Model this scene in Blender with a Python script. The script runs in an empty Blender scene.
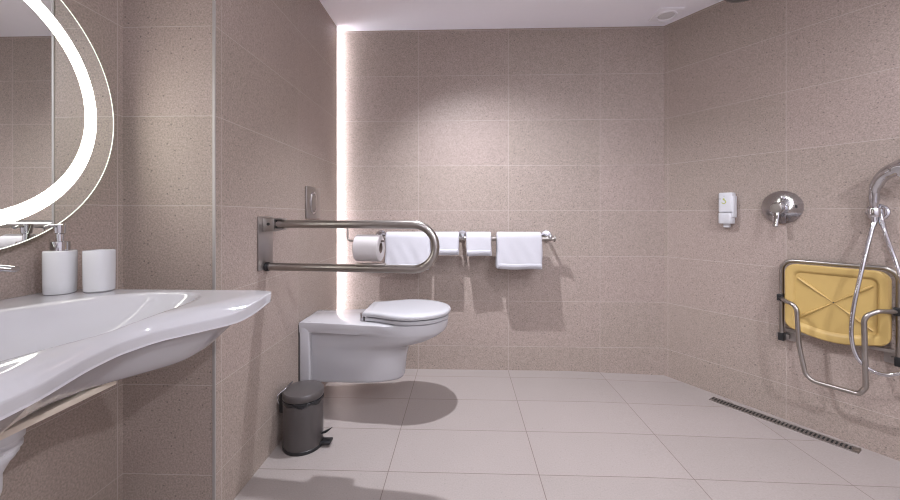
import bpy, bmesh, math, random
from mathutils import Vector, Matrix
random.seed(7)
PI = math.pi
col = bpy.context.scene.collection

# ------------------------------------------------------------------ helpers
def link(o, parent=None):
    col.objects.link(o)
    if parent is not None:
        o.parent = parent
    return o

def finish(name, bm, mat, parent=None, loc=(0, 0, 0), rotz=0.0, angle=40, smooth=True, subsurf=0):
    bmesh.ops.remove_doubles(bm, verts=bm.verts, dist=1e-6)
    bmesh.ops.recalc_face_normals(bm, faces=bm.faces)
    me = bpy.data.meshes.new(name)
    bm.to_mesh(me)
    bm.free()
    me.materials.append(mat)
    if smooth:
        for p in me.polygons:
            p.use_smooth = True
        if angle is not None:
            me.set_sharp_from_angle(angle=math.radians(angle))
    o = bpy.data.objects.new(name, me)
    o.location = loc
    o.rotation_euler = (0, 0, rotz)
    link(o, parent)
    if subsurf:
        m = o.modifiers.new('sub', 'SUBSURF')
        m.levels = subsurf
        m.render_levels = subsurf
    return o

def tag(o, label=None, cat=None, group=None, kind=None):
    if label: o['label'] = label
    if cat: o['category'] = cat
    if group: o['group'] = group
    if kind: o['kind'] = kind
    return o

def thing(name, label, cat, loc=(0, 0, 0), rotz=0.0, group=None):
    o = bpy.data.objects.new(name, None)
    o.empty_display_size = 0.05
    o.location = loc
    o.rotation_euler = (0, 0, rotz)
    link(o)
    return tag(o, label, cat, group)

def copy_tree(o, parent=None):
    c = o.copy()
    link(c, parent)
    for ch in list(o.children):
        copy_tree(ch, c)
    return c

def add_box(bm, x0, x1, y0, y1, z0, z1, bevel=0.0, seg=2):
    t = bmesh.new()
    bmesh.ops.create_cube(t, size=1.0)
    for v in t.verts:
        v.co = Vector((x0 + (v.co.x + .5) * (x1 - x0), y0 + (v.co.y + .5) * (y1 - y0), z0 + (v.co.z + .5) * (z1 - z0)))
    if bevel > 0:
        bmesh.ops.bevel(t, geom=list(t.edges), offset=bevel, segments=seg, profile=.5, affect='EDGES')
    merge(bm, t)
    return bm

def merge(bm, t, M=None):
    me = bpy.data.meshes.new('tmp')
    if M is not None:
        t.transform(M)
    t.to_mesh(me)
    t.free()
    bm.from_mesh(me)
    bpy.data.meshes.remove(me)

def box(*a, **k):
    return add_box(bmesh.new(), *a, **k)

def fillet(pts, r, n=8):
    """round the inner corners of a polyline; r a number or a list per inner corner"""
    pts = [Vector(p) for p in pts]
    out = [pts[0]]
    for i in range(1, len(pts) - 1):
        rr = r[i - 1] if isinstance(r, (list, tuple)) else r
        a, b, c = pts[i - 1], pts[i], pts[i + 1]
        d1 = (a - b).normalized(); d2 = (c - b).normalized()
        ang = d1.angle(d2)
        if ang > PI - 1e-3 or rr <= 0:
            out.append(b); continue
        t = min(rr / math.tan(ang / 2), (a - b).length * .499, (c - b).length * .499)
        rad = t * math.tan(ang / 2)
        cen = b + (d1 + d2).normalized() * (rad / math.sin(ang / 2))
        p0 = b + d1 * t - cen; p1 = b + d2 * t - cen
        tot = p0.angle(p1)
        for k in range(n + 1):
            f = k / n
            s = math.sin(tot)
            out.append(cen + p0 * (math.sin((1 - f) * tot) / s) + p1 * (math.sin(f * tot) / s))
    out.append(pts[-1])
    return out

def add_tube(bm, pts, r, seg=14, closed=False, caps=True, flat=1.0, up=None):
    pts = [Vector(p) for p in pts]
    n = len(pts)
    rad = r if isinstance(r, (list, tuple)) else [r] * n
    tans = []
    for i in range(n):
        if closed:
            t = pts[(i + 1) % n] - pts[(i - 1) % n]
        else:
            t = pts[min(i + 1, n - 1)] - pts[max(i - 1, 0)]
        tans.append(t.normalized())
    ref = Vector(up) if up else (Vector((0, 0, 1)) if abs(tans[0].z) < .9 else Vector((1, 0, 0)))
    nx = tans[0].cross(ref).normalized()
    rings = []
    for i in range(n):
        if i:
            q = tans[i - 1].rotation_difference(tans[i])
            nx = (q @ nx)
            nx = (nx - tans[i] * nx.dot(tans[i])).normalized()
        ny = nx.cross(tans[i])
        rings.append([bm.verts.new(pts[i] + nx * (rad[i] * math.cos(2 * PI * k / seg)) + ny * (flat * rad[i] * math.sin(2 * PI * k / seg))) for k in range(seg)])
    m = n if closed else n - 1
    for i in range(m):
        a, b = rings[i], rings[(i + 1) % n]
        for k in range(seg):
            bm.faces.new((a[k], a[(k + 1) % seg], b[(k + 1) % seg], b[k]))
    if caps and not closed:
        bm.faces.new(rings[0][::-1]); bm.faces.new(rings[-1])
    return bm

def tube(*a, **k):
    return add_tube(bmesh.new(), *a, **k)

def add_lathe(bm, prof, seg=32, M=None, sx=1.0, sy=1.0):
    """profile of (r, z) spun about z; closed where r is 0"""
    t = bmesh.new()
    rings = []
    for r, z in prof:
        if r < 1e-7:
            rings.append([t.verts.new((0, 0, z))])
        else:
            rings.append([t.verts.new((r * sx * math.cos(2 * PI * k / seg), r * sy * math.sin(2 * PI * k / seg), z)) for k in range(seg)])
    for a, b in zip(rings[:-1], rings[1:]):
        for k in range(seg):
            k2 = (k + 1) % seg
            if len(a) == 1 and len(b) == 1: continue
            if len(a) == 1: t.faces.new((a[0], b[k], b[k2]))
            elif len(b) == 1: t.faces.new((a[k], a[k2], b[0]))
            else: t.faces.new((a[k], a[k2], b[k2], b[k]))
    merge(bm, t, M)
    return bm

def lathe(*a, **k):
    return add_lathe(bmesh.new(), *a, **k)

def add_loft(bm, rings, cap0=True, cap1=True):
    vs = [[bm.verts.new(p) for p in r] for r in rings]
    n = len(vs[0])
    for a, b in zip(vs[:-1], vs[1:]):
        for k in range(n):
            bm.faces.new((a[k], a[(k + 1) % n], b[(k + 1) % n], b[k]))
    if cap0: bm.faces.new(vs[0][::-1])
    if cap1: bm.faces.new(vs[-1])
    return bm

def rounded_rect(w, h, r, n=6):
    out = []
    for cx, cy, a0 in ((w/2-r, h/2-r, 0), (-w/2+r, h/2-r, 90), (-w/2+r, -h/2+r, 180), (w/2-r, -h/2+r, 270)):
        for k in range(n + 1):
            a = math.radians(a0 + 90 * k / n)
            out.append((cx + r * math.cos(a), cy + r * math.sin(a)))
    return out

def lerp_table(tab, x):
    if x <= tab[0][0]: return tab[0][1]
    for (a, fa), (b, fb) in zip(tab[:-1], tab[1:]):
        if x <= b:
            t = (x - a) / (b - a)
            return fa + (fb - fa) * t
    return tab[-1][1]

def smooth_table(tab, x, w=.02):
    return sum(lerp_table(tab, x + d * w) for d in (-2, -1, 0, 1, 2)) / 5

def sst(t):
    t = max(0., min(1., t))
    return t * t * (3 - 2 * t)

ROTX90 = Matrix.Rotation(PI / 2, 4, 'X')
ROTY90 = Matrix.Rotation(PI / 2, 4, 'Y')

# ------------------------------------------------------------------ materials
def nodes_of(name):
    m = bpy.data.materials.new(name)
    m.use_nodes = True
    nt = m.node_tree
    b = nt.nodes['Principled BSDF']
    return m, nt, b

def simple(name, rgb, rough=.4, metal=0., noise=.0, nscale=40., bump=0., bscale=200., spec=None, coat=0., aniso=0.):
    m, nt, b = nodes_of(name)
    b.inputs['Roughness'].default_value = rough
    b.inputs['Metallic'].default_value = metal
    if spec is not None: b.inputs['Specular IOR Level'].default_value = spec
    if coat: 
        b.inputs['Coat Weight'].default_value = coat
        b.inputs['Coat Roughness'].default_value = .03
    tc = nt.nodes.new('ShaderNodeTexCoord')
    n = nt.nodes.new('ShaderNodeTexNoise')
    n.inputs['Scale'].default_value = nscale
    n.inputs['Detail'].default_value = 3
    nt.links.new(tc.outputs['Object'], n.inputs['Vector'])
    mx = nt.nodes.new('ShaderNodeMix'); mx.data_type = 'RGBA'
    mx.inputs['A'].default_value = (*[c * (1 - noise) for c in rgb], 1)
    mx.inputs['B'].default_value = (*[min(1, c * (1 + noise)) for c in rgb], 1)
    nt.links.new(n.outputs['Fac'], mx.inputs['Factor'])
    nt.links.new(mx.outputs['Result'], b.inputs['Base Color'])
    if bump:
        n2 = nt.nodes.new('ShaderNodeTexNoise')
        n2.inputs['Scale'].default_value = bscale
        n2.inputs['Detail'].default_value = 2
        nt.links.new(tc.outputs['Object'], n2.inputs['Vector'])
        bp = nt.nodes.new('ShaderNodeBump')
        bp.inputs['Strength'].default_value = bump
        bp.inputs['Distance'].default_value = .002
        nt.links.new(n2.outputs['Fac'], bp.inputs['Height'])
        nt.links.new(bp.outputs['Normal'], b.inputs['Normal'])
    return m

def emit(name, rgb, strength):
    m, nt, b = nodes_of(name)
    b.inputs['Base Color'].default_value = (.9, .9, .9, 1)
    b.inputs['Emission Color'].default_value = (*rgb, 1)
    b.inputs['Emission Strength'].default_value = strength
    return m

def tile_mat(name, c1, c2, grout, rough, gw, bump=.35, tint=.5, speck=.5):
    """stone tiles, 0.6 x 0.3 m; the UV map is in metres, joints at whole tiles"""
    m, nt, b = nodes_of(name)
    N, L = nt.nodes, nt.links
    def math_(op, a, bb=None, c=None):
        n = N.new('ShaderNodeMath'); n.operation = op
        for i, v in enumerate((a, bb, c)):
            if v is None: continue
            if hasattr(v, 'is_linked') or hasattr(v, 'links'): L.new(v, n.inputs[i])
            else: n.inputs[i].default_value = v
        return n.outputs[0]
    uv = N.new('ShaderNodeUVMap'); uv.uv_map = 'UVMap'
    sp = N.new('ShaderNodeSeparateXYZ'); L.new(uv.outputs[0], sp.inputs[0])
    tu = math_('DIVIDE', sp.outputs[0], .6); tv = math_('DIVIDE', sp.outputs[1], .3)
    def edge(t, size):
        f = math_('FRACT', t)
        d = math_('MINIMUM', f, math_('SUBTRACT', 1.0, f))
        return math_('MULTIPLY', d, size)
    d = math_('MINIMUM', edge(tu, .6), edge(tv, .3))
    mask = math_('LESS_THAN', d, gw / 2)
    cell = N.new('ShaderNodeCombineXYZ')
    L.new(math_('FLOOR', tu), cell.inputs[0]); L.new(math_('FLOOR', tv), cell.inputs[1])
    wn = N.new('ShaderNodeTexWhiteNoise'); wn.noise_dimensions = '3D'; L.new(cell.outputs[0], wn.inputs['Vector'])
    tc = N.new('ShaderNodeTexCoord')
    big = N.new('ShaderNodeTexNoise'); big.inputs['Scale'].default_value = 5; big.inputs['Detail'].default_value = 4
    L.new(tc.outputs['Object'], big.inputs['Vector'])
    fac = math_('ADD', math_('MULTIPLY', wn.outputs[0], tint), math_('MULTIPLY', big.outputs['Fac'], 1 - tint))
    mx = N.new('ShaderNodeMix'); mx.data_type = 'RGBA'
    L.new(fac, mx.inputs['Factor'])
    mx.inputs['A'].default_value = (*c1, 1); mx.inputs['B'].default_value = (*c2, 1)
    # fine grain
    g = N.new('ShaderNodeTexNoise'); g.inputs['Scale'].default_value = 170; g.inputs['Detail'].default_value = 3; g.inputs['Roughness'].default_value = .7
    L.new(tc.outputs['Object'], g.inputs['Vector'])
    gr = N.new('ShaderNodeMapRange'); gr.inputs['From Min'].default_value = .3; gr.inputs['From Max'].default_value = .7
    gr.inputs['To Min'].default_value = 1 - .28 * speck; gr.inputs['To Max'].default_value = 1 + .28 * speck
    L.new(g.outputs['Fac'], gr.inputs['Value'])
    # sparse dark specks
    vo = N.new('ShaderNodeTexVoronoi'); vo.inputs['Scale'].default_value = 75
    L.new(tc.outputs['Object'], vo.inputs['Vector'])
    sc = N.new('ShaderNodeSeparateColor'); L.new(vo.outputs['Color'], sc.inputs[0])
    pick = math_('GREATER_THAN', sc.outputs[0], .86)
    near = math_('LESS_THAN', vo.outputs['Distance'], .22)
    spk = math_('MULTIPLY', math_('MULTIPLY', pick, near), .38 * speck)
    mul = math_('MULTIPLY', gr.outputs[0], math_('SUBTRACT', 1.0, spk))
    sc2 = N.new('ShaderNodeVectorMath'); sc2.operation = 'SCALE'
    L.new(mx.outputs['Result'], sc2.inputs[0]); L.new(mul, sc2.inputs['Scale'])
    fin = N.new('ShaderNodeMix'); fin.data_type = 'RGBA'
    L.new(mask, fin.inputs['Factor']); L.new(sc2.outputs[0], fin.inputs['A']); fin.inputs['B'].default_value = (*grout, 1)
    L.new(fin.outputs['Result'], b.inputs['Base Color'])
    b.inputs['Roughness'].default_value = rough
    bp = N.new('ShaderNodeBump'); bp.inputs['Strength'].default_value = bump; bp.inputs['Distance'].default_value = .0015
    g2 = N.new('ShaderNodeTexNoise'); g2.inputs['Scale'].default_value = 110; g2.inputs['Detail'].default_value = 2
    L.new(tc.outputs['Object'], g2.inputs['Vector'])
    hh = math_('SUBTRACT', g2.outputs['Fac'], math_('MULTIPLY', mask, .5))
    L.new(hh, bp.inputs['Height']); L.new(bp.outputs['Normal'], b.inputs['Normal'])
    return m

M_WALL = tile_mat('stone_wall_tile', (.300, .247, .206), (.345, .271, .241), (.44, .375, .33), .52, .0024, bump=.5, speck=1.15)
M_FLOOR = tile_mat('stone_floor_tile', (.290, .255, .236), (.335, .290, .273), (.15, .11, .095), .38, .0030, bump=.2, speck=.3)
M_CEIL = simple('ceiling_paint', (.95, .93, .985), .8, noise=.01)
M_CERAMIC = simple('white_ceramic', (.46, .45, .465), .08, noise=.005, coat=.3)
M_POT = simple('glazed_pot', (.56, .555, .565), .15, noise=.005)
M_SEATPL = simple('white_seat_plastic', (.44, .435, .45), .22, noise=.005)
M_PLASTIC = simple('white_plastic', (.60, .60, .62), .3, noise=.01)
M_CREAM = simple('cream_bracket', (.70, .62, .52), .4, noise=.02)
M_CHROME = simple('chrome', (.58, .58, .60), .07, 1.0, noise=.01)
M_STEEL = simple('brushed_steel', (.37, .345, .32), .28, 1.0, noise=.06, nscale=60)
M_STEELD = simple('satin_steel_plate', (.36, .335, .32), .36, 1.0, noise=.05)
M_TRIM = simple('aluminium_trim', (.40, .38, .36), .5, .4, noise=.03)
M_BLACK = simple('black_plastic', (.012, .012, .013), .35, noise=.1)
M_BAG = simple('black_bin_liner', (.015, .015, .017), .25, noise=.2, bump=.6, bscale=60)
M_BIN = simple('grey_enamel', (.075, .066, .064), .33, noise=.04, nscale=80)
M_TERRY = simple('white_terry', (.49, .48, .51), .95, noise=.03, nscale=120, bump=.9, bscale=420)
M_PAPER = simple('toilet_paper', (.50, .47, .47), .9, noise=.02, bump=.2, bscale=300)
M_CARD = simple('cardboard', (.16, .12, .10), .9, noise=.1)
M_YELLOW = simple('yellow_seat_plastic', (.50, .345, .12), .42, noise=.03, nscale=15)
M_DARK = simple('dark_slot', (.02, .02, .02), .6, noise=.1)
M_GLASSED = emit('edge_lit_glass', (.92, 1.0, .78), .55)
M_MIRROR = simple('silvered_mirror', (.86, .88, .85), .0, 1.0)
M_RING = emit('frosted_light_ring', (1.0, .985, .86), 5.6)
M_LED = emit('led_diffuser', (.96, .95, 1.05), 22.0)
M_LENS = emit('downlight_lens', (1.0, .95, .92), 6.0)
M_GREEN = simple('printed_green', (.45, .50, .10), .5)
M_GREY = simple('printed_grey', (.25, .25, .27), .5)
M_HOLES = simple('grey_nozzle_plate', (.16, .155, .15), .5, .3, noise=.5, nscale=150)

# ------------------------------------------------------------------ room shell
LW, SW, PY, BY, SLAB = -.825, -1.141, 1.229, 2.509, 2.450
CZ = 2.267
ROW = .158
A = Vector((1.32, 2.509)); DR = Vector((.53864, -.84253))
ROTR = math.atan2(DR.y, DR.x)
REAR = -1.15
def RW(s, off=0.0, z=0.0):
    """point at s along the splayed right wall from the far corner, off metres into the room"""
    return Vector((A.x + s * DR.x + off * -.84253, A.y + s * DR.y + off * -.53864, z))
SEND = (2.509 - REAR) / .84253
B = RW(SEND)

def quad(bm, pts, uvs):
    lay = bm.loops.layers.uv.verify()
    f = bm.faces.new([bm.verts.new(p) for p in pts])
    for l, q in zip(f.loops, uvs): l[lay].uv = q
    return f

def struct(name, quads, mat):
    bm = bmesh.new(); bm.loops.layers.uv.new('UVMap')
    for p, u in quads: quad(bm, p, u)
    me = bpy.data.meshes.new(name); bm.to_mesh(me); bm.free(); me.materials.append(mat)
    o = bpy.data.objects.new(name, me); link(o); o['kind'] = 'structure'
    return o

def wall_quad(p0, p1, z0, z1, u0, flip=False):
    """vertical quad from p0 to p1 with metre UVs; u0 is the joint offset at p0"""
    ln = math.hypot(p1[0] - p0[0], p1[1] - p0[1])
    pts = [(p0[0], p0[1], z0), (p1[0], p1[1], z0), (p1[0], p1[1], z1), (p0[0], p0[1], z1)]
    uv = [(u0, z0 - ROW), (u0 + ln, z0 - ROW), (u0 + ln, z1 - ROW), (u0, z1 - ROW)]
    if flip: pts.reverse(); uv.reverse()
    return pts, uv

ZB = -.03
struct('wall_back', [wall_quad((-1.30, BY), (A.x, BY), ZB, CZ, -1.30 + .294)], M_WALL)
struct('wall_right', [wall_quad((A.x, A.y), (B.x, B.y), ZB, CZ, -.625)], M_WALL)
struct('wall_left', [wall_quad((LW, PY), (LW, SLAB), ZB, CZ, PY - 1.864),
                     wall_quad((LW, SLAB), (-1.30, SLAB), ZB, CZ, .05)], M_WALL)
struct('wall_pilaster', [wall_quad((SW, PY), (LW, PY), ZB, CZ, .05)], M_WALL)
struct('wall_sink', [wall_quad((SW, REAR), (SW, PY), ZB, CZ, REAR - PY + .02)], M_WALL)
struct('wall_rear', [wall_quad((B.x, REAR), (SW, REAR), ZB, CZ, .1)], M_CEIL)
struct('wall_recess', [wall_quad((-1.30, SLAB), (-1.30, BY), ZB, CZ, .1)], M_CEIL)
struct('ceiling', [([(-1.35, REAR, CZ), (B.x, REAR, CZ), (A.x, BY, CZ), (-1.35, BY, CZ)], [(0, 0)] * 4)], M_CEIL)
# floor: level on the left, falling gently to the drain along the right wall
def fuv(p): return (p[0] + .2968, p[1] - 1.4981)
FX = .70
dz = -.020
fq = []
def fpoly(*pts): fq.append((list(pts), [fuv(p) for p in pts]))
fpoly((-1.35, REAR, 0), (FX, REAR, 0), (FX, BY, 0), (-1.35, BY, 0))
prev = None
for i in range(13):
    t = i / 12
    r = (A.x + (B.x - A.x) * (1 - t), BY + (REAR - BY) * (1 - t), dz)
    l = (FX, r[1], 0)
    if prev:
        fpoly(prev[0], prev[1], r, l)
    prev = (l, r)
struct('floor', fq, M_FLOOR)
o = finish('trim_1', box(LW - .008, LW + .0015, PY - .002, PY + .003, 0, CZ, bevel=.001), M_TRIM); o['kind'] = 'structure'

# white recessed strip light in the slot between the left wall and the back wall
t = thing('led_strip', 'floor to ceiling white strip light in the slot where left wall meets back wall', 'light strip', (LW - .030, SLAB, .01))
finish('diffuser', box(-.010, .010, .002, .014, 0, CZ - .015, bevel=.002), M_LED, t)
finish('profile', box(-.012, .012, .0, .003, 0, CZ - .015), M_TRIM, t)

# ------------------------------------------------------------------ round mirror
MX, MY, MZ, MR = -1.106, .78, 1.313, .379
t = thing('round_mirror', 'large round wall mirror with glowing white ring above the washbasin', 'mirror', (SW, MY, MZ))
RX = Matrix.Rotation(PI / 2, 4, 'Y')     # spin axis z -> x
D = MX - SW
def disc(r0, r1, z0, z1):
    if r0 <= 0:
        return lathe([(0, z0), (r1, z0), (r1, z1), (0, z1)], 128, RX)
    return lathe([(r0, z0), (r1, z0), (r1, z1), (r0, z1), (r0, z0)], 128, RX)
finish('backing', disc(0, .33, .0, D - .006), M_PLASTIC, t)
finish('inner_mirror', disc(0, .2875, D - .006, D), M_MIRROR, t)
finish('light_ring', disc(.2875, .323, D - .006, D), M_RING, t)
finish('outer_mirror', disc(.323, MR - .0022, D - .006, D), M_MIRROR, t)
finish('glass_edge', disc(MR - .0022, MR, D - .006, D + .0006), M_GLASSED, t)

# ------------------------------------------------------------------ washbasin
ZT = .82
YN, YF = .375, 1.027
FRONT = [(.36, -.66), (.385, -.59), (.42, -.563), (.495, -.575), (.59, -.606), (.66, -.618), (.735, -.607), (.80, -.565), (.86, -.530), (.93, -.513), (.985, -.513), (1.012, -.516), (1.020, -.522), (1.027, -.540)]
def xf(y): return smooth_table(FRONT, y, .008)
BXC, BYC, BAF, BAB, BAY = -.80, .70, .155, .215, .282
def bowl_rho(x, y):
    dx, dy = x - BXC, abs(y - BYC) / BAY
    if dx >= 0:
        n = 3.6; return ((dx / BAF) ** n + dy ** n) ** (1 / n)
    n = 1.7; return ((-dx / BAB) ** n + dy ** n) ** (1 / n)
def top_z(x, y, tf):
    z = ZT
    if tf < .060: z -= (.026 - .023 * sst((y - .84) / .14)) * (1 - tf / .060) ** 2.4
    te = min(y - YN, YF - y)
    if te < .012: z -= .003 * (1 - te / .012) ** 2
    rho = bowl_rho(x, y)
    if rho < 1:
        k = min(1, (1 - rho) / .75)
        z -= .105 * (1 - (1 - k) ** 2.2) * min(1, (1 - rho) / .04 * .5 + .5)
    return z
def bot_z(x, y, tf):
    e = min(y - YN, YF - y)
    E = .22 + .78 * sst(e / .115)
    b = sst((tf - .012) / .145)
    return ZT - (.027 + .021 * sst((1.0 - y) / .14)) - (.094 + .016 * sst((.62 - y) / .18)) * b * E - .004 * min(1, tf / .02)
sink = thing('washbasin', 'white ceramic wall-hung washbasin with a wavy front rim', 'sink', (SW, .70, .65))
def sink_mesh():
    bm = bmesh.new()
    ny, nx = 64, 56
    ys = [YN + (YF - YN) * (.5 - .5 * math.cos(PI * (.10 + .80 * i / ny))  - (.5 - .5 * math.cos(PI * .10))) / (math.cos(PI * .10)) for i in range(ny + 1)]
    qs = [1 - (1 - j / nx) ** 1.5 for j in range(nx + 1)]
    top, bot = [], []
    for y in ys:
        rt, rb = [], []
        F = xf(y)
        for q in qs:
            x = SW + q * (F - SW); tf = F - x
            rt.append(bm.verts.new((x - SW, y - .70, top_z(x, y, tf) - .65)))
            rb.append(bm.verts.new((x - SW - (.004 if q > .999 else 0), y - .70, bot_z(x, y, tf) - .65)))
        top.append(rt); bot.append(rb)
    for G in (top, bot):
        for i in range(ny):
            for j in range(nx):
                bm.faces.new((G[i][j], G[i][j + 1], G[i + 1][j + 1], G[i + 1][j]))
    for i in range(ny):
        for j in (0, nx):
            bm.faces.new((top[i][j], top[i + 1][j], bot[i + 1][j], bot[i][j]))
    for j in range(nx):
        for i in (0, ny):
            bm.faces.new((top[i][j], top[i][j + 1], bot[i][j + 1], bot[i][j]))
    return bm
basin = finish('basin', sink_mesh(), M_CERAMIC, sink, angle=70, subsurf=1)
finish('drain_cover', lathe([(0, .0), (.03, 0), (.032, .003), (.022, .007), (0, .008)], 32, Matrix.Translation((-.80 - SW, 0, ZT - .105 - .65))), M_CHROME, basin)
# cream support bracket under the basin
finish('support_bracket', box(-.800 - SW, -.746 - SW, -.29, .090, .010, .023, bevel=.003), M_CREAM, sink)
for yy in (-.24, .08):
    finish('bracket_arm', box(0, -.79 - SW, yy - .03, yy, .010, .022, bevel=.002), M_CREAM, sink)
# ribbed white trap below
prof = [(0, .0), (.012, 0), (.014, -.0)]
prof = [(0, -.125), (.014, -.125), (.020, -.112), (.026, -.100), (.033, -.092), (.034, -.086), (.038, -.084), (.0385, -.076), (.043, -.073), (.0435, -.066), (.041, -.063), (.041, -.058), (.046, -.055), (.047, -.020), (.050, -.012), (.052, .0), (.040, .012), (.034, .016), (.034, .050), (0, .050)]
trapm = lathe(prof, 36, Matrix.Translation((-.915 - SW, 0, -.010)))
finish('trap', trapm, M_PLASTIC, sink)
finish('waste_pipe', tube(fillet([(-.915 - SW, 0, -.12), (-.915 - SW, 0, -.19), (0.0, .0, -.19)], .04), .016), M_PLASTIC, sink)

# mixer tap
t = thing('mixer_tap', 'chrome mixer tap on the back ledge of the washbasin', 'tap', (-1.065, .72, ZT))
finish('tap_body', lathe([(0, 0), (.027, 0), (.027, .004), (.023, .008), (.022, .078), (.020, .090), (0, .093)], 32), M_CHROME, t)
sp = fillet([(0, 0, .066), (.06, 0, .088), (.12, 0, .102), (.176, 0, .098)], .06)
nn = len(sp)
finish('spout', tube(sp, [.016 - .008 * i / (nn - 1) for i in range(nn)], 16, flat=.75), M_CHROME, t)
finish('lever', tube(fillet([(0, 0, .085), (.006, 0, .108), (.085, 0, .119)], .01), .0050, 12), M_CHROME, t)

# soap dispenser and tumbler
def round_square(r, z, n=40, k=2.6):
    out = []
    for i in range(n):
        a = 2 * PI * i / n
        c, s = math.cos(a), math.sin(a)
        d = (abs(c) ** k + abs(s) ** k) ** (-1 / k)
        out.append((r * d * c, r * d * s, z))
    return out
def pot(h, r):
    bm = bmesh.new()
    R = [(r * .90, 0), (r * .97, .003), (r * .99, .03), (r * 1.0, h * .6), (r * 1.0, h - .004), (r * .985, h - .001), (r * .95, h)]
    return add_loft(bm, [round_square(a, z) for a, z in R])
t = thing('soap_dispenser', 'white ceramic soap dispenser with chrome pump standing on the basin ledge', 'soap dispenser', (-1.060, .958, ZT + .001), math.radians(20))
finish('bottle', pot(.112, .031), M_POT, t)
finish('collar', lathe([(0, .112), (.0195, .112), (.0195, .135), (.018, .136), (0, .136)], 28), M_CHROME, t)
pm = lathe([(0, .136), (.0075, .136), (.0075, .155), (.011, .158), (.0125, .180), (.010, .182), (0, .182)], 24)
ph_ = finish('pump_head', pm, M_CHROME, t)
ph_['label'] = 'chrome pump head'
finish('nozzle', tube([(0, 0, .176), (-.012, -.020, .177), (-.017, -.029, .173)], .0042, 10), M_CHROME, ph_)
t = thing('tumbler', 'plain white ceramic tumbler beside the soap dispenser', 'tumbler', (-.985, .990, ZT + .001), math.radians(12))
tb = bmesh.new()
R = [(.0275, 0), (.0305, .003), (.031, .03), (.0315, .07), (.0315, .108), (.031, .110), (.0295, .110), (.029, .106), (.028, .03), (.02, .008)]
add_loft(tb, [round_square(a, z) for a, z in R])
finish('cup', tb, M_POT, t)

# ------------------------------------------------------------------ folding grab bar with paper roll
gb = thing('folding_grab_bar', 'brushed steel fold-down grab rail fixed to the left wall above the toilet', 'grab bar', (LW, 1.546, .80))
finish('wall_plate', box(.001, .006, -.060, .058, .002, .222, bevel=.002), M_STEELD, gb)
hb = box(.006, .052, -.028, .026, .160, .215, bevel=.003)
hbk = finish('hinge_block', hb, M_STEEL, gb)
hs = bmesh.new()
for zz in (.166, .2085): add_box(hs, .030, .086, -.022, .020, zz, zz + .006, bevel=.002)
add_lathe(hs, [(0, 0), (.021, 0), (.021, .016), (0, .016)], 24, Matrix.Translation((.062, -.001, .190)) @ ROTY90)
finish('hinge_sleeve', hs, M_STEELD, gb)
finish('hinge_gap', box(.051, .060, -.016, .014, .174, .207), M_DARK, gb)
finish('hinge_bolt', lathe([(0, 0), (.006, 0), (.006, .004), (0, .004)], 16, Matrix.Translation((.03, -.028, .190)) @ Matrix.Rotation(PI / 2, 4, 'X')), M_DARK, hbk)
zt_, zb_ = .190, .012
yaw = -.10   # the rail swings a little towards the viewer
def gp(d, z): return Vector((.056 + d, yaw * d - .002, z))
L_ = .664 - .089
path = [gp(0, zt_), gp(L_, zt_ - .001)]
for k in range(1, 16):
    a = PI / 2 - PI * k / 16
    path.append(gp(L_ + .0885 * math.cos(a), (zt_ + zb_) / 2 + .0885 * math.sin(a)))
path += [gp(L_, zb_), gp(-.038, zb_)]
finish('rail', tube(path, .0165, 20), M_STEEL, gb)
fr = bmesh.new()
add_lathe(fr, [(0, 0), (.0195, 0), (.0195, .010), (.018, .014), (0, .014)], 24, Matrix.Translation((.006, -.001, zb_)) @ ROTY90)
finish('end_socket', fr, M_BLACK, gb)
pad = gp(.40, zb_)
finish('rest_pad', box(pad.x - .06, pad.x + .06, pad.y - .016, pad.y + .016, zb_ + .012, zb_ + .021, bevel=.003), M_STEEL, gb)
wx = -.466 - LW - .056
w0 = gp(wx, zt_ - .012); w1 = gp(wx, zt_ - .072); w2 = gp(wx + .155, zt_ - .072)
RZ = .895 - .80
w1.z = RZ + .028; w2.z = RZ + .028
finish('paper_holder', tube(fillet([w0, w1, w2], .014), .0042, 10), M_STEEL, gb)
rc = gp(wx + .090, RZ)
tr = thing('toilet_roll', 'white toilet paper roll hanging on the wire of the grab rail', 'toilet roll', (LW + rc.x, 1.546 + rc.y, .80 + rc.z), math.atan2(yaw, 1))
def ring_x(r0, r1, hw, n=48):
    b2 = .003
    return lathe([(r0, -hw), (r1 - b2, -hw), (r1, -hw + b2), (r1, hw - b2), (r1 - b2, hw), (r0, hw), (r0, -hw)], n, ROTY90)
finish('paper', ring_x(.0225, .0535, .050), M_PAPER, tr)
finish('core', ring_x(.0205, .0225, .0495, 32), M_CARD, tr)

# ------------------------------------------------------------------ flush plate
fp = thing('flush_plate', 'square brushed metal flush plate on the left wall behind the toilet', 'flush plate', (LW, 2.045, 1.01))
finish('plate', box(.001, .010, -.097, .096, 0, .172, bevel=.003), M_STEELD, fp)
el = lambda r, z: [(z, r[0] * math.cos(2 * PI * k / 40) - .012, .085 + r[1] * math.sin(2 * PI * k / 40)) for k in range(40)]
bm = bmesh.new(); add_loft(bm, [el((.046, .060), .010), el((.046, .060), .013), el((.041, .055), .0135)])
finish('button_ring', bm, M_CHROME, fp)
bm = bmesh.new(); add_loft(bm, [el((.036, .050), .0125), el((.036, .050), .016), el((.032, .046), .0172)])
finish('button', bm, M_STEELD, fp)

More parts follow.
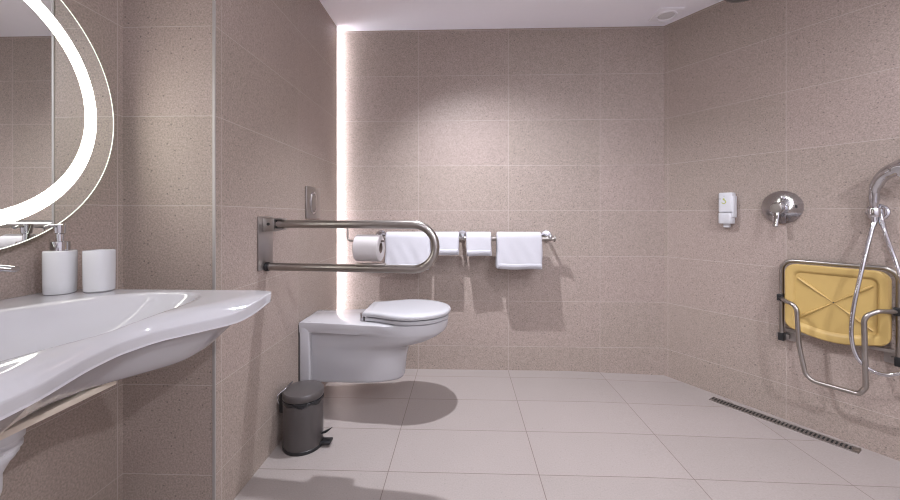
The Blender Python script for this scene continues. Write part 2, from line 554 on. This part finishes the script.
# ------------------------------------------------------------------ toilet
TY, TXL = 1.99, .755
wc = thing('toilet', 'white wall-hung toilet with closed lid below the grab rail', 'toilet', (LW, TY, .165))
Z0 = .165
def plan(hw_rear, hw_max, xr, xt, xm, n=64, nexp=2.3, rr=.0):
    """plan outline: straight back at xr, widening to hw_max at xm, round nose at xt"""
    pts = []
    top = []
    m = n // 2
    for i in range(m + 1):
        # parameter along one side from the back to the nose, dense at the nose
        a = i / m
        x = xr + (xt - xr) * (1 - (1 - a) ** 2)
        if x < xm:
            t = (x - xr) / max(1e-6, xm - xr)
            w = hw_rear + (hw_max - hw_rear) * sst(t)
        else:
            t = (x - xm) / (xt - xm)
            w = hw_max * max(0, 1 - t ** nexp) ** (1 / 2.0)
        top.append((x, w))
    for x, w in top: pts.append((x, -w))
    for x, w in reversed(top[:-1]): pts.append((x, w))
    return pts
def lv(p, z): return [(x, y, z - Z0) for x, y in p]
bm = bmesh.new()
rim = dict(n=72)
rings = []
LV = [  # z, rear hw, max hw, back x, tip x, widest x
    (.172, .088, .090, .012, .515, .28),
    (.166, .080, .082, .016, .500, .28),
]
spec = [(.165, .086, .086, .010, .490, .30), (.170, .092, .095, .006, .512, .30), (.185, .096, .100, .004, .521, .30),
        (.290, .097, .104, .004, .532, .30), (.335, .097, .112, .004, .545, .32), (.354, .097, .122, .004, .580, .36), (.369, .097, .136, .004, .626, .42),
        (.387, .097, .150, .004, .672, .48), (.410, .097, .164, .004, .712, .50), (.428, .098, .171, .004, .734, .51), (.432, .102, .173, .004, .738, .51),
        (.437, .124, .175, .004, .741, .51), (.452, .125, .178, .004, .747, .51), (.480, .126, .180, .004, .752, .51), (.487, .125, .179, .005, .751, .51), (.4905, .119, .173, .010, .745, .51)]
rings = [lv(plan(hr, hm, xr, xt, xm, 72), .172 + (z - .165) * (.4905 - .172) / (.4905 - .165)) for z, hr, hm, xr, xt, xm in spec]
add_loft(bm, rings)
add_box(bm, .004, .060, -.126, .126, .172 - Z0, .470 - Z0, bevel=.010, seg=3)
bw = finish('bowl', bm, M_CERAMIC, wc, angle=50)
finish('wall_gasket', box(.0, .004, -.122, .122, .006, .31), M_DARK, wc)
def seat_outline(x0, x1, hw, n=80, inset=0.):
    out = []
    L = x1 - x0
    pts = plan(hw * .62, hw, x0 + inset, x1 - inset, x0 + L * .50, n, 2.2)
    res = []
    for x, y in pts:
        # round the two hinge corners
        res.append((x, y * (1 - inset / hw)))
    return res
def seat_loft(x0, x1, hw, zs):
    bm = bmesh.new()
    add_loft(bm, [lv(seat_outline(x0, x1, hw, 80, ins), z) for z, ins in zs])
    return bm
finish('seat', seat_loft(.335, .755, .183, [(.4915, .008), (.495, .002), (.501, .0), (.509, .0), (.5125, .004)]), M_SEATPL, wc, angle=35)
finish('lid', seat_loft(.322, .764, .190, [(.517, .010), (.519, .002), (.525, .0), (.533, .0), (.539, .004), (.5425, .014), (.5445, .045)]), M_SEATPL, wc, angle=50)
for s in (-1, 1):
    finish('hinge', lathe([(0, 0), (.013, 0), (.013, .035), (.010, .038), (0, .038)], 20, Matrix.Translation((.316, s * .088, .491 - Z0))), M_CHROME, wc)
finish('maker_mark', box(.045, .060, -.115, -.108, .4905 - Z0, .4909 - Z0), M_GREY, bw)

# ------------------------------------------------------------------ pedal bin
bn = thing('pedal_bin', 'small grey pedal bin with black liner on the floor by the left wall', 'bin', (-.712, 1.664, 0))
finish('body', lathe([(0, .012), (.083, .012), (.085, .016), (.085, .209), (.080, .212), (0, .212)], 56), M_BIN, bn)
finish('base_ring', lathe([(0, 0), (.085, 0), (.087, .004), (.086, .014), (.082, .017), (0, .017)], 56), M_BLACK, bn)
lb = bmesh.new()
N_ = 56
rings = []
for z, r, w in ((.202, .0855, .004), (.208, .0875, .002), (.217, .0875, .001), (.222, .082, 0)):
    rings.append([((r + w * .35 * math.sin(9 * a)) * math.cos(a), (r + w * .35 * math.sin(9 * a)) * math.sin(a), z + w * .9 * math.sin(7 * a + 1)) for a in [2 * PI * k / N_ for k in range(N_)]])
add_loft(lb, rings)
finish('bin_liner', lb, M_BAG, bn)
finish('lid', lathe([(0, .222), (.086, .222), (.0878, .225), (.0875, .247), (.084, .252), (.06, .256), (0, .259)], 56), M_BIN, bn)
hg = bmesh.new()
add_box(hg, -.100, -.078, -.026, .022, .150, .235, bevel=.006)
finish('lid_hinge', hg, M_BLACK, bn)
finish('carry_handle', tube(fillet([(-.086, -.05, .205), (-.097, -.052, .24), (-.062, -.03, .268), (-.062, .03, .268), (-.097, .052, .24), (-.086, .05, .205)], .012), .0028, 8), M_CHROME, bn)
pd = bmesh.new()
add_box(pd, .070, .128, -.022, .022, .012, .024, bevel=.004)
finish('pedal', pd, M_BLACK, bn)
pk = tube([(.075, 0, .050), (.105, -.002, .062), (.130, -.004, .080)], [.007, .012, .005], 10, flat=.4)
finish('pedal_guard', pk, M_BLACK, bn)

# ------------------------------------------------------------------ towel rail with four towels
RYW, RZW = 2.395, .881
rail = thing('towel_rail', 'long steel towel rail on the back wall with three round flanges', 'towel rail', (0, BY, RZW))
finish('bar', tube([(-.572, RYW - BY, 0), (.580, RYW - BY, 0)], .0145, 20), M_STEEL, rail)
for s_ in (-1, 1):
    finish('end_cap', lathe([(0, 0), (.020, 0), (.022, .003), (.022, .008), (.019, .011), (0, .012)], 28, Matrix.Translation((.576 if s_ > 0 else -.568, RYW - BY, 0)) @ Matrix.Rotation(s_ * PI / 2, 4, 'Y')), M_STEEL, rail)
for x in (-.545, .0, .552):
    fl = bmesh.new()
    MF = Matrix.Translation((x, 0, .012)) @ Matrix.Rotation(PI / 2, 4, 'X')
    add_lathe(fl, [(0, .0), (.035, .0), (.036, .004), (.033, .010), (.013, .012), (0, .012)], 32, MF)
    add_tube(fl, [(x, -.008, .012), (x, RYW - BY, .006)], .010, 14)
    add_lathe(fl, [(0, 0), (.014, .002), (.014, .008), (.010, .011), (0, .012)], 28, Matrix.Translation((x, RYW - BY - .006, .012)) @ Matrix.Rotation(PI / 2, 4, 'X'))
    finish('flange', fl, M_CHROME, rail)
TG = 'white towels folded over the towel rail'
def towel(x0, x1, front, back, label, seed, hem=True):
    rnd = random.Random(seed)
    cx = (x0 + x1) / 2; W = x1 - x0
    t = thing('towel', label, 'towel', (cx, RYW, RZW), 0, TG)
    rt = .0165; th = .026
    # centre-line from the front bottom over the bar to the back bottom
    prof = []
    nf = 14
    for i in range(nf + 1): prof.append((-(rt + th / 2), -front + front * i / nf))
    for k in range(1, 12):
        a = PI - PI * k / 12
        prof.append(((rt + th / 2) * math.cos(a), (rt + th / 2) * math.sin(a)))
    nb = 10
    for i in range(nb + 1): prof.append(((rt + th / 2), -back * i / nb))
    n = len(prof)
    inner, outer = [], []
    for i, (y, z) in enumerate(prof):
        a = prof[max(0, i - 1)]; b = prof[min(n - 1, i + 1)]
        ty, tz = b[0] - a[0], b[1] - a[1]
        l = math.hypot(ty, tz); ny, nz = -tz / l, ty / l
        w = th / 2 * (1.0 if 1 < i < n - 2 else .93)
        outer.append((y + ny * w, z + nz * w)); inner.append((y - ny * w, z - nz * w))
    loop = outer + inner[::-1]
    bm = bmesh.new()
    nx = 26
    ph = [rnd.uniform(0, 6) for _ in range(6)]
    rings = []
    for j in range(nx + 1):
        u = -W / 2 + W * j / nx
        e = 1.0
        ex = min(j, nx - j)
        r = []
        for (y, z) in loop:
            fall = min(1, max(0, -z / .10))
            wv = .0018 * math.sin(u * 38 + ph[0] + z * 9) * fall + .0015 * math.sin(u * 81 + z * 40 + ph[1]) * fall
            zz = z + (.002 * math.sin(u * 30 + ph[2]) if z < -.08 else 0) * fall
            uu = u + .004 * math.sin(z * 22 + ph[3]) * fall
            yy = y
            if ex == 0:
                cyl = -(rt + th / 2) if y < 0 else (rt + th / 2)
                if z < 0: yy = cyl + (y - cyl) * .55
            sgn = 1 if y < 0 else .3
            fl = -.016 * min(1, max(0, (-z) / .16)) if y < 0 else 0
            r.append((uu, yy + wv * sgn + fl, zz))
        rings.append(r)
    add_loft(bm, rings)
    cl = finish('cloth', bm, M_TERRY, t, angle=None, subsurf=1)
    if hem:
        hb = bmesh.new()
        rr = []
        for j in range(nx + 1):
            u = -W / 2 + .008 + (W - .016) * j / nx
            y = -(rt + th) - .002 - .016 * min(1, front / .16) * .93 + .0018 * math.sin(u * 38 + ph[0] - front * 9)
            zc = -front + .030 + .002 * math.sin(u * 30 + ph[2])
            rr.append([(u, y - .0012, zc - .026), (u, y - .0022, zc - .002), (u, y - .0008, zc + .004), (u, y + .004, zc + .008), (u, y + .004, zc - .026)])
        add_loft(hb, rr)
        finish('hem', hb, M_TERRY, cl, angle=None)
    return t
towel(-.490, -.200, .196, .19, 'large white towel at the left end of the rail behind the grab rail loop', 3)
towel(-.185, -.019, .102, .11, 'small white towel just right of the grab rail loop end', 5)
towel(.022, .182, .108, .11, 'small white towel hung between the middle flange and the large right towel', 8)
towel(.213, .499, .190, .195, 'large white towel at the right end of the towel rail', 11)

# ------------------------------------------------------------------ right wall: soap dispenser, valve, shower, folding seat
# local frame of every thing here: x along the wall towards the viewer, -y into the room
def rthing(name, label, cat, s, z, off=0):
    return thing(name, label, cat, RW(s, off, z), ROTR)
t = rthing('wall_soap_dispenser', 'white plastic soap dispenser mounted on the right wall', 'soap dispenser', .372, .985)
hs_ = finish('housing', box(-.034, .034, -.052, -.001, .058, .170, bevel=.008, seg=3), M_PLASTIC, t)
bm = bmesh.new()
add_loft(bm, [[(x * k, y * k2 - .031, z) for x, y in rounded_rect(.066, .056, .012)] for z, k, k2 in ((-.004, .95, .9), (.0, 1.0, 1.0), (.05, 1.0, 1.02), (.0565, 1.0, 1.0))])
finish('pump_lever', bm, M_PLASTIC, t)
finish('side_clip', box(.030, .040, -.046, -.004, .03, .150, bevel=.004), M_PLASTIC, t)
finish('outlet', box(-.014, .014, -.040, -.016, -.026, -.002, bevel=.003), M_PLASTIC, t)
lg = bmesh.new()
add_tube(lg, [(-.006 + .010 * math.cos(a), -.0525, .118 + .010 * math.sin(a)) for a in [math.radians(q) for q in range(-160, 91, 25)]], .0022, 8)
add_lathe(lg, [(0, 0), (.005, 0), (.005, .001), (0, .001)], 14, Matrix.Translation((-.006, -.052, .133)) @ ROTX90)
finish('logo', lg, M_GREEN, hs_)
kd = lathe([(0, 0), (.003, 0), (.003, .001), (0, .001)], 10, Matrix.Translation((-.024, -.052, .135)) @ ROTX90)
add_lathe(kd, [(0, 0), (.002, 0), (.002, .001), (0, .001)], 10, Matrix.Translation((-.004, -.052, .150)) @ ROTX90)
finish('key_hole', kd, M_GREY, hs_)

t = rthing('shower_mixer', 'round chrome shower mixer plate with lever on the right wall', 'shower valve', .611, 1.068)
finish('rosette', lathe([(0, 0), (.083, 0), (.0845, .002), (.0845, .006), (.083, .0085)] + [(.083 * (1 - k / 14), .0132 - (.083 * (1 - k / 14)) ** 2 / 1.5) for k in range(15)], 96, Matrix.Translation((0, -.004, 0)) @ Matrix.Rotation(math.radians(3.2), 4, 'Z') @ ROTX90), M_CHROME, t)
cb = lathe([(0, .012), (.030, .012), (.030, .050), (.027, .054), (0, .056)], 40, Matrix.Translation((-.004, 0, -.004)) @ ROTX90)
finish('cartridge', cb, M_CHROME, t)
hm = lathe([(0, .056), (.024, .056), (.025, .058), (.025, .072), (.022, .075), (0, .076)], 40, Matrix.Translation((-.004, 0, -.006)) @ ROTX90)
finish('handle_hub', hm, M_STEELD, t)
lv_ = bmesh.new()
add_loft(lv_, [[(-.004 + x, -.066 - y - k, -.010 + z) for x, y in rounded_rect(w, d, .004, 3)] for z, w, d, k in ((-.006, .028, .014, 0), (-.045, .024, .012, .004), (-.085, .022, .012, .012), (-.090, .018, .009, .013))])
finish('lever', lv_, M_CHROME, t)
finish('diverter', lathe([(0, .012), (.011, .012), (.011, .026), (.009, .028), (0, .029)], 24, Matrix.Translation((.006, 0, .046)) @ ROTX90), M_CHROME, t)
finish('plate_slot', box(.045, .062, -.0125, -.0095, -.004, .010, bevel=.001), M_DARK, t)

# shower bracket, hand shower and hose
HS, HZ = .940, 1.040
t = rthing('shower_bracket', 'round chrome wall bracket holding the hand shower', 'shower holder', HS, HZ)
finish('wall_flange', lathe([(0, 0), (.037, 0), (.038, .003), (.036, .010), (.030, .013), (.028, .020), (.019, .022), (0, .022)], 36, Matrix.Translation((.001, 0, 0)) @ ROTX90), M_CHROME, t)
finish('socket', lathe([(0, -.022), (.017, -.022), (.020, -.016), (.021, .014), (.019, .018), (0, .018)], 28, Matrix.Translation((-.002, -.042, 0))), M_CHROME, t)
finish('outlet', tube([(.010, -.012, -.002), (.014, -.034, -.010), (.018, -.036, -.036)], .009, 14), M_CHROME, t)
t = rthing('hand_shower', 'chrome hand shower with white spray face held in the wall bracket', 'hand shower', HS, HZ)
hp = fillet([(-.002, -.042, -.040), (-.002, -.044, .04), (.001, -.054, .100), (.028, -.076, .158), (.120, -.118, .205)], [.3, .08, .10])
nn = len(hp)
finish('handle', tube(hp, [lerp_table([(0, .013), (.2, .0185), (.5, .021), (.8, .028), (1, .034)], i / (nn - 1)) for i in range(nn)], 20, flat=.85), M_CHROME, t)
hd = Vector((.108, -.126, .166)); nrm = Vector((-.25, -.45, -.86)).normalized()
MH = Matrix.Translation(hd) @ nrm.to_track_quat('Z', 'Y').to_matrix().to_4x4()
finish('head', lathe([(0, -.030), (.02, -.029), (.045, -.020), (.055, -.006), (.056, .006), (.052, .009), (0, .009)], 40, MH), M_CHROME, t)
finish('spray_face', lathe([(0, .009), (.047, .009), (.046, .012), (0, .013)], 40, MH), M_PLASTIC, t)
def crom(P, n=10):
    P = [Vector(p) for p in P]
    P = [P[0] * 2 - P[1]] + P + [P[-1] * 2 - P[-2]]
    out = []
    for i in range(1, len(P) - 2):
        for k in range(n):
            u = k / n
            out.append(.5 * ((2 * P[i]) + (P[i + 1] - P[i - 1]) * u + (2 * P[i - 1] - 5 * P[i] + 4 * P[i + 1] - P[i + 2]) * u * u + (3 * P[i] - P[i - 1] - 3 * P[i + 1] + P[i + 2]) * u ** 3))
    out.append(P[-2])
    return out
t = rthing('shower_hose', 'looped chrome shower hose hanging in front of the yellow shower seat', 'hose', HS, HZ)
hz = lambda s, o, z: (s - HS, -o, z - HZ)
hpts = crom([hz(.9385, .042, 1.000), hz(.930, .060, .94), hz(.912, .105, .78), hz(.893, .125, .62), hz(.888, .130, .50), hz(.905, .128, .415), hz(.945, .122, .372), hz(.995, .118, .37), hz(1.045, .110, .42), hz(1.062, .105, .56), hz(1.025, .100, .76), hz(.978, .060, .93), hz(.958, .036, 1.004)])
finish('hose', tube(hpts, .0080, 14), M_CHROME, t)
hc = bmesh.new()
add_tube(hc, [hpts[0], hpts[4]], .010, 14)
finish('handset_nut', hc, M_CHROME, t)
hc = bmesh.new(); add_tube(hc, [hpts[-1], hpts[-4]], .010, 14)
finish('outlet_nut', hc, M_CHROME, t)

# folding seat: centre of the panel
SC, SZ = .8125, .395
t = rthing('folding_shower_seat', 'yellow folding shower seat on a steel tube frame folded against the right wall', 'shower seat', SC, SZ)
def panel(w, z0, z1, y, r, bul, n=8):
    """outline in x,z: straight top, bottom edge bulging down"""
    out = []
    for cx, cz, a0 in ((w/2-r, z1-r, 0), (-w/2+r, z1-r, 90), (-w/2+r, z0+r, 180), (w/2-r, z0+r, 270)):
        for k in range(n + 1):
            a = math.radians(a0 + 90 * k / n)
            out.append((cx + r * math.cos(a), cz + r * math.sin(a)))
    # bottom edge bulge
    bot = []
    for k in range(1, 12):
        pass
    pts = []
    for x, z in out:
        f = max(0, 1 - (2 * x / w) ** 2)
        pts.append((x, z))
    i = 3 * (n + 1)  # insert points of the bulged bottom between corner 3 and corner 4
    a, b = pts[i - 1], pts[i]
    ins = [(a[0] + (b[0] - a[0]) * k / 14, a[1] - bul * (1 - (2 * k / 14 - 1) ** 2)) for k in range(1, 14)]
    pts = pts[:i] + ins + pts[i:]
    return [(x, y, z) for x, z in pts]
pw = .350
bm = bmesh.new()
add_loft(bm, [panel(pw - .02, .078, .382, -.030, .035, .022), panel(pw, .068, .392, -.036, .045, .024), panel(pw, .068, .392, -.058, .045, .024), panel(pw - .010, .073, .387, -.063, .041, .024), panel(pw - .056, .094, .366, -.063, .032, .020), panel(pw - .064, .100, .360, -.060, .03, .019), panel(pw - .078, .108, .352, -.050, .026, .018)])
sp_ = finish('seat_panel', bm, M_YELLOW, t, angle=35)
sp_['label'] = 'yellow plastic seat panel with a raised border'
rb = bmesh.new()
for (xa, za), (xb, zb) in (((-.125, .325), (.125, .130)), ((.125, .325), (-.125, .130))):
    pts = [Vector((xa + (xb - xa) * k / 10, -.0500, za + (zb - za) * k / 10)) for k in range(11)]
    add_tube(rb, pts, [.003 + .011 * min(1, abs(k / 5 - 1) * 1.2) * (1 if 0 < k < 10 else .6) for k in range(11)], 12, flat=.5)
finish('cross_rib', rb, M_YELLOW, sp_)
finish('panel_screw', lathe([(0, 0), (.003, 0), (.0025, .002), (0, .002)], 12, Matrix.Translation((0, -.0515, .228)) @ ROTX90), M_DARK, sp_)
fw = .1945
finish('back_frame', tube(fillet([(-fw, -.034, .02), (-fw, -.034, .405), (fw, -.034, .405), (fw, -.034, .02)], .05), .0095, 14), M_STEEL, t)
lp = fillet([(-fw, -.040, .212), (-.158, -.105, .212), (-.108, -.128, .20), (-.100, -.128, .02), (-.072, -.128, -.137), (.098, -.128, -.137), (.118, -.128, -.10), (.112, -.128, .200), (.150, -.105, .228), (fw, -.040, .226)], [.03, .04, .2, .045, .02, .03, .045, .03])
finish('leg_loop', tube(lp, .0095, 14), M_STEEL, t)
for s in (-1, 1):
    finish('clamp', box(s * fw - .014, s * fw + .014, -.056, -.018, .198 + (.012 if s > 0 else 0), .232 + (.012 if s > 0 else 0), bevel=.004), M_BLACK, t)
    finish('frame_cap', box(s * fw - .012, s * fw + .012, -.048, -.014, -.004, .036, bevel=.004), M_BLACK, t)
    br = box(s * fw - .02 + (.028 if s < 0 else -.028), s * fw + .02 + (.028 if s < 0 else -.028), -.008, -.001, -.004, .045, bevel=.002)
    add_box(br, s * fw - .026, s * fw + .026, -.022, -.001, .006, .028, bevel=.002)
    ob = finish('wall_bracket', br, M_STEELD, t)
finish('support_bar', box(-.19, .19, -.030, -.014, .044, .060, bevel=.003), M_STEEL, t)

# ------------------------------------------------------------------ linear drain
DW, DL = .056, .560
t = thing('linear_drain', 'long slotted steel floor drain along the foot of the right wall', 'drain', RW(.318, .088, dz + .0035), ROTR + math.radians(3.0))
finish('channel', box(0, DL, -DW/2, DW/2, -.010, -.0012), M_DARK, t)
gm = bmesh.new()
add_box(gm, 0, DL, -DW/2, -DW/2 + .007, -.004, .003, bevel=.001)
add_box(gm, 0, DL, DW/2 - .007, DW/2, -.004, .003, bevel=.001)
ns = 38
for k in range(ns + 1):
    x = DL * k / ns
    add_box(gm, max(0, x - .0034), min(DL, x + .0034), -DW/2 + .005, DW/2 - .005, .0, .0018)
finish('grate', gm, M_STEELD, t)
finish('end_cap', box(DL + .001, DL + .022, -DW/2, DW/2, -.004, .003, bevel=.001), M_STEEL, t)

# ------------------------------------------------------------------ ceiling vent, rain shower, downlights
t = thing('ceiling_vent', 'white square ceiling vent with a round grille in the far right corner', 'vent', (1.255, 2.362, CZ))
vf = bmesh.new()
out = [(x, y) for x, y in rounded_rect(.150, .150, .006, 3)]
ci = []
add_loft(vf, [[(x, y, z) for x, y in rounded_rect(w, w, .006, 3)] for z, w in ((.001, .150), (-.006, .150), (-.009, .138))])
M_VENT = simple('vent_plastic', (.90, .88, .92), .45, noise=.01)
finish('frame', vf, M_VENT, t)
finish('grille_ring', lathe([(.046, -.0085), (.060, -.0085), (.058, -.014), (.049, -.014), (.046, -.0085)], 40), M_VENT, t)
finish('grille', lathe([(0, -.0085), (.047, -.0085), (.045, -.010), (0, -.012)], 40), simple('grey_vent_mesh', (.70, .68, .69), .6, noise=.2, nscale=250), t)
finish('latch', box(-.01, .060, .066, .074, -.014, -.007, bevel=.001), M_VENT, t)

t = thing('rain_shower_head', 'round rain shower head under the ceiling near the right wall', 'shower head', (1.405, 1.893, CZ))
finish('ceiling_arm', lathe([(0, 0), (.028, 0), (.028, -.006), (.011, -.010), (.010, -.12), (0, -.12)], 24), M_CHROME, t)
finish('head_disc', lathe([(0, -.115), (.03, -.118), (.10, -.132), (.102, -.138), (.100, -.142), (0, -.142)], 56), M_CHROME, t)
finish('nozzle_plate', lathe([(0, -.142), (.092, -.142), (.092, -.1445), (0, -.145)], 56), M_HOLES, t)

def downlight(x, y, label, power, size=.022, spread=140, colr=(.95, .97, 1.06), tilt=None):
    t = thing('ceiling_downlight', label, 'ceiling light', (x, y, CZ), 0, 'recessed ceiling downlights')
    finish('trim_ring', lathe([(.036, -.0), (.046, -.0), (.046, -.004), (.038, -.006), (.036, -.0)], 40), M_TRIM, t)
    finish('lens', lathe([(0, -.001), (.036, -.001), (.036, -.002), (0, -.002)], 40), M_LENS, t)
    if spread > 175:
        l = bpy.data.lights.new('lamp', 'AREA'); l.shape = 'DISK'; l.size = size * 2
    else:
        l = bpy.data.lights.new('lamp', 'SPOT'); l.shadow_soft_size = size
        l.spot_size = math.radians(spread); l.spot_blend = 1.0
    l.energy = power; l.color = colr
    lo = bpy.data.objects.new('lamp', l); link(lo, t); lo.location = (0, 0, -.008)
    if tilt:
        lo.rotation_euler = Vector(tilt).to_track_quat('-Z', 'Y').to_euler()
    return t
downlight(-.17, 1.705, 'recessed downlight in the ceiling in front of the toilet', 100, .016, 112, tilt=(.26, .16, -1))
downlight(1.72, 1.05, 'recessed downlight in the ceiling beside the shower', 15)
downlight(-.35, .45, 'added fill downlight in the ceiling in front of the mirror', 2, .04)  # unseen lamp, added for a little extra brightness around the basin
downlight(.75, .50, 'added fill downlight in the ceiling in the middle of the room', 9, .04, 180)  # invented lamp out of view, lifts the general room light
downlight(1.50, -.60, 'added fill downlight behind the camera near the rear wall on the shower side', 26, .04, 180)  # made-up lamp behind the camera, soft fill and bounce for walls and ceiling
downlight(-.30, -.65, 'added fill downlight behind the camera near the rear wall on the washbasin side', 4, .04, 180)  # weak fill added behind the camera, no known fixture here

# ------------------------------------------------------------------ world, camera, view
w = bpy.data.worlds.new('World'); bpy.context.scene.world = w
w.use_nodes = True
w.node_tree.nodes['Background'].inputs[0].default_value = (.02, .02, .02, 1)
cam = bpy.data.cameras.new('Camera')
cam.sensor_width = 36.0; cam.sensor_fit = 'HORIZONTAL'
cam.lens = 376.33 / 900 * 36
cam.shift_y = -(250 - 215.77) / 900
cam.clip_start = .02
co = bpy.data.objects.new('Camera', cam); link(co)
co.location = (0, 0, 1.0244)
co.rotation_euler = (PI / 2, 0, .0329)
sc = bpy.context.scene
sc.camera = co
sc.cycles.filter_width = 1.15
sc.view_settings.view_transform = 'Standard'
sc.view_settings.look = 'None'
sc.view_settings.gamma = 1
sc.view_settings.use_curve_mapping = False
sc.view_settings.exposure = 0.92
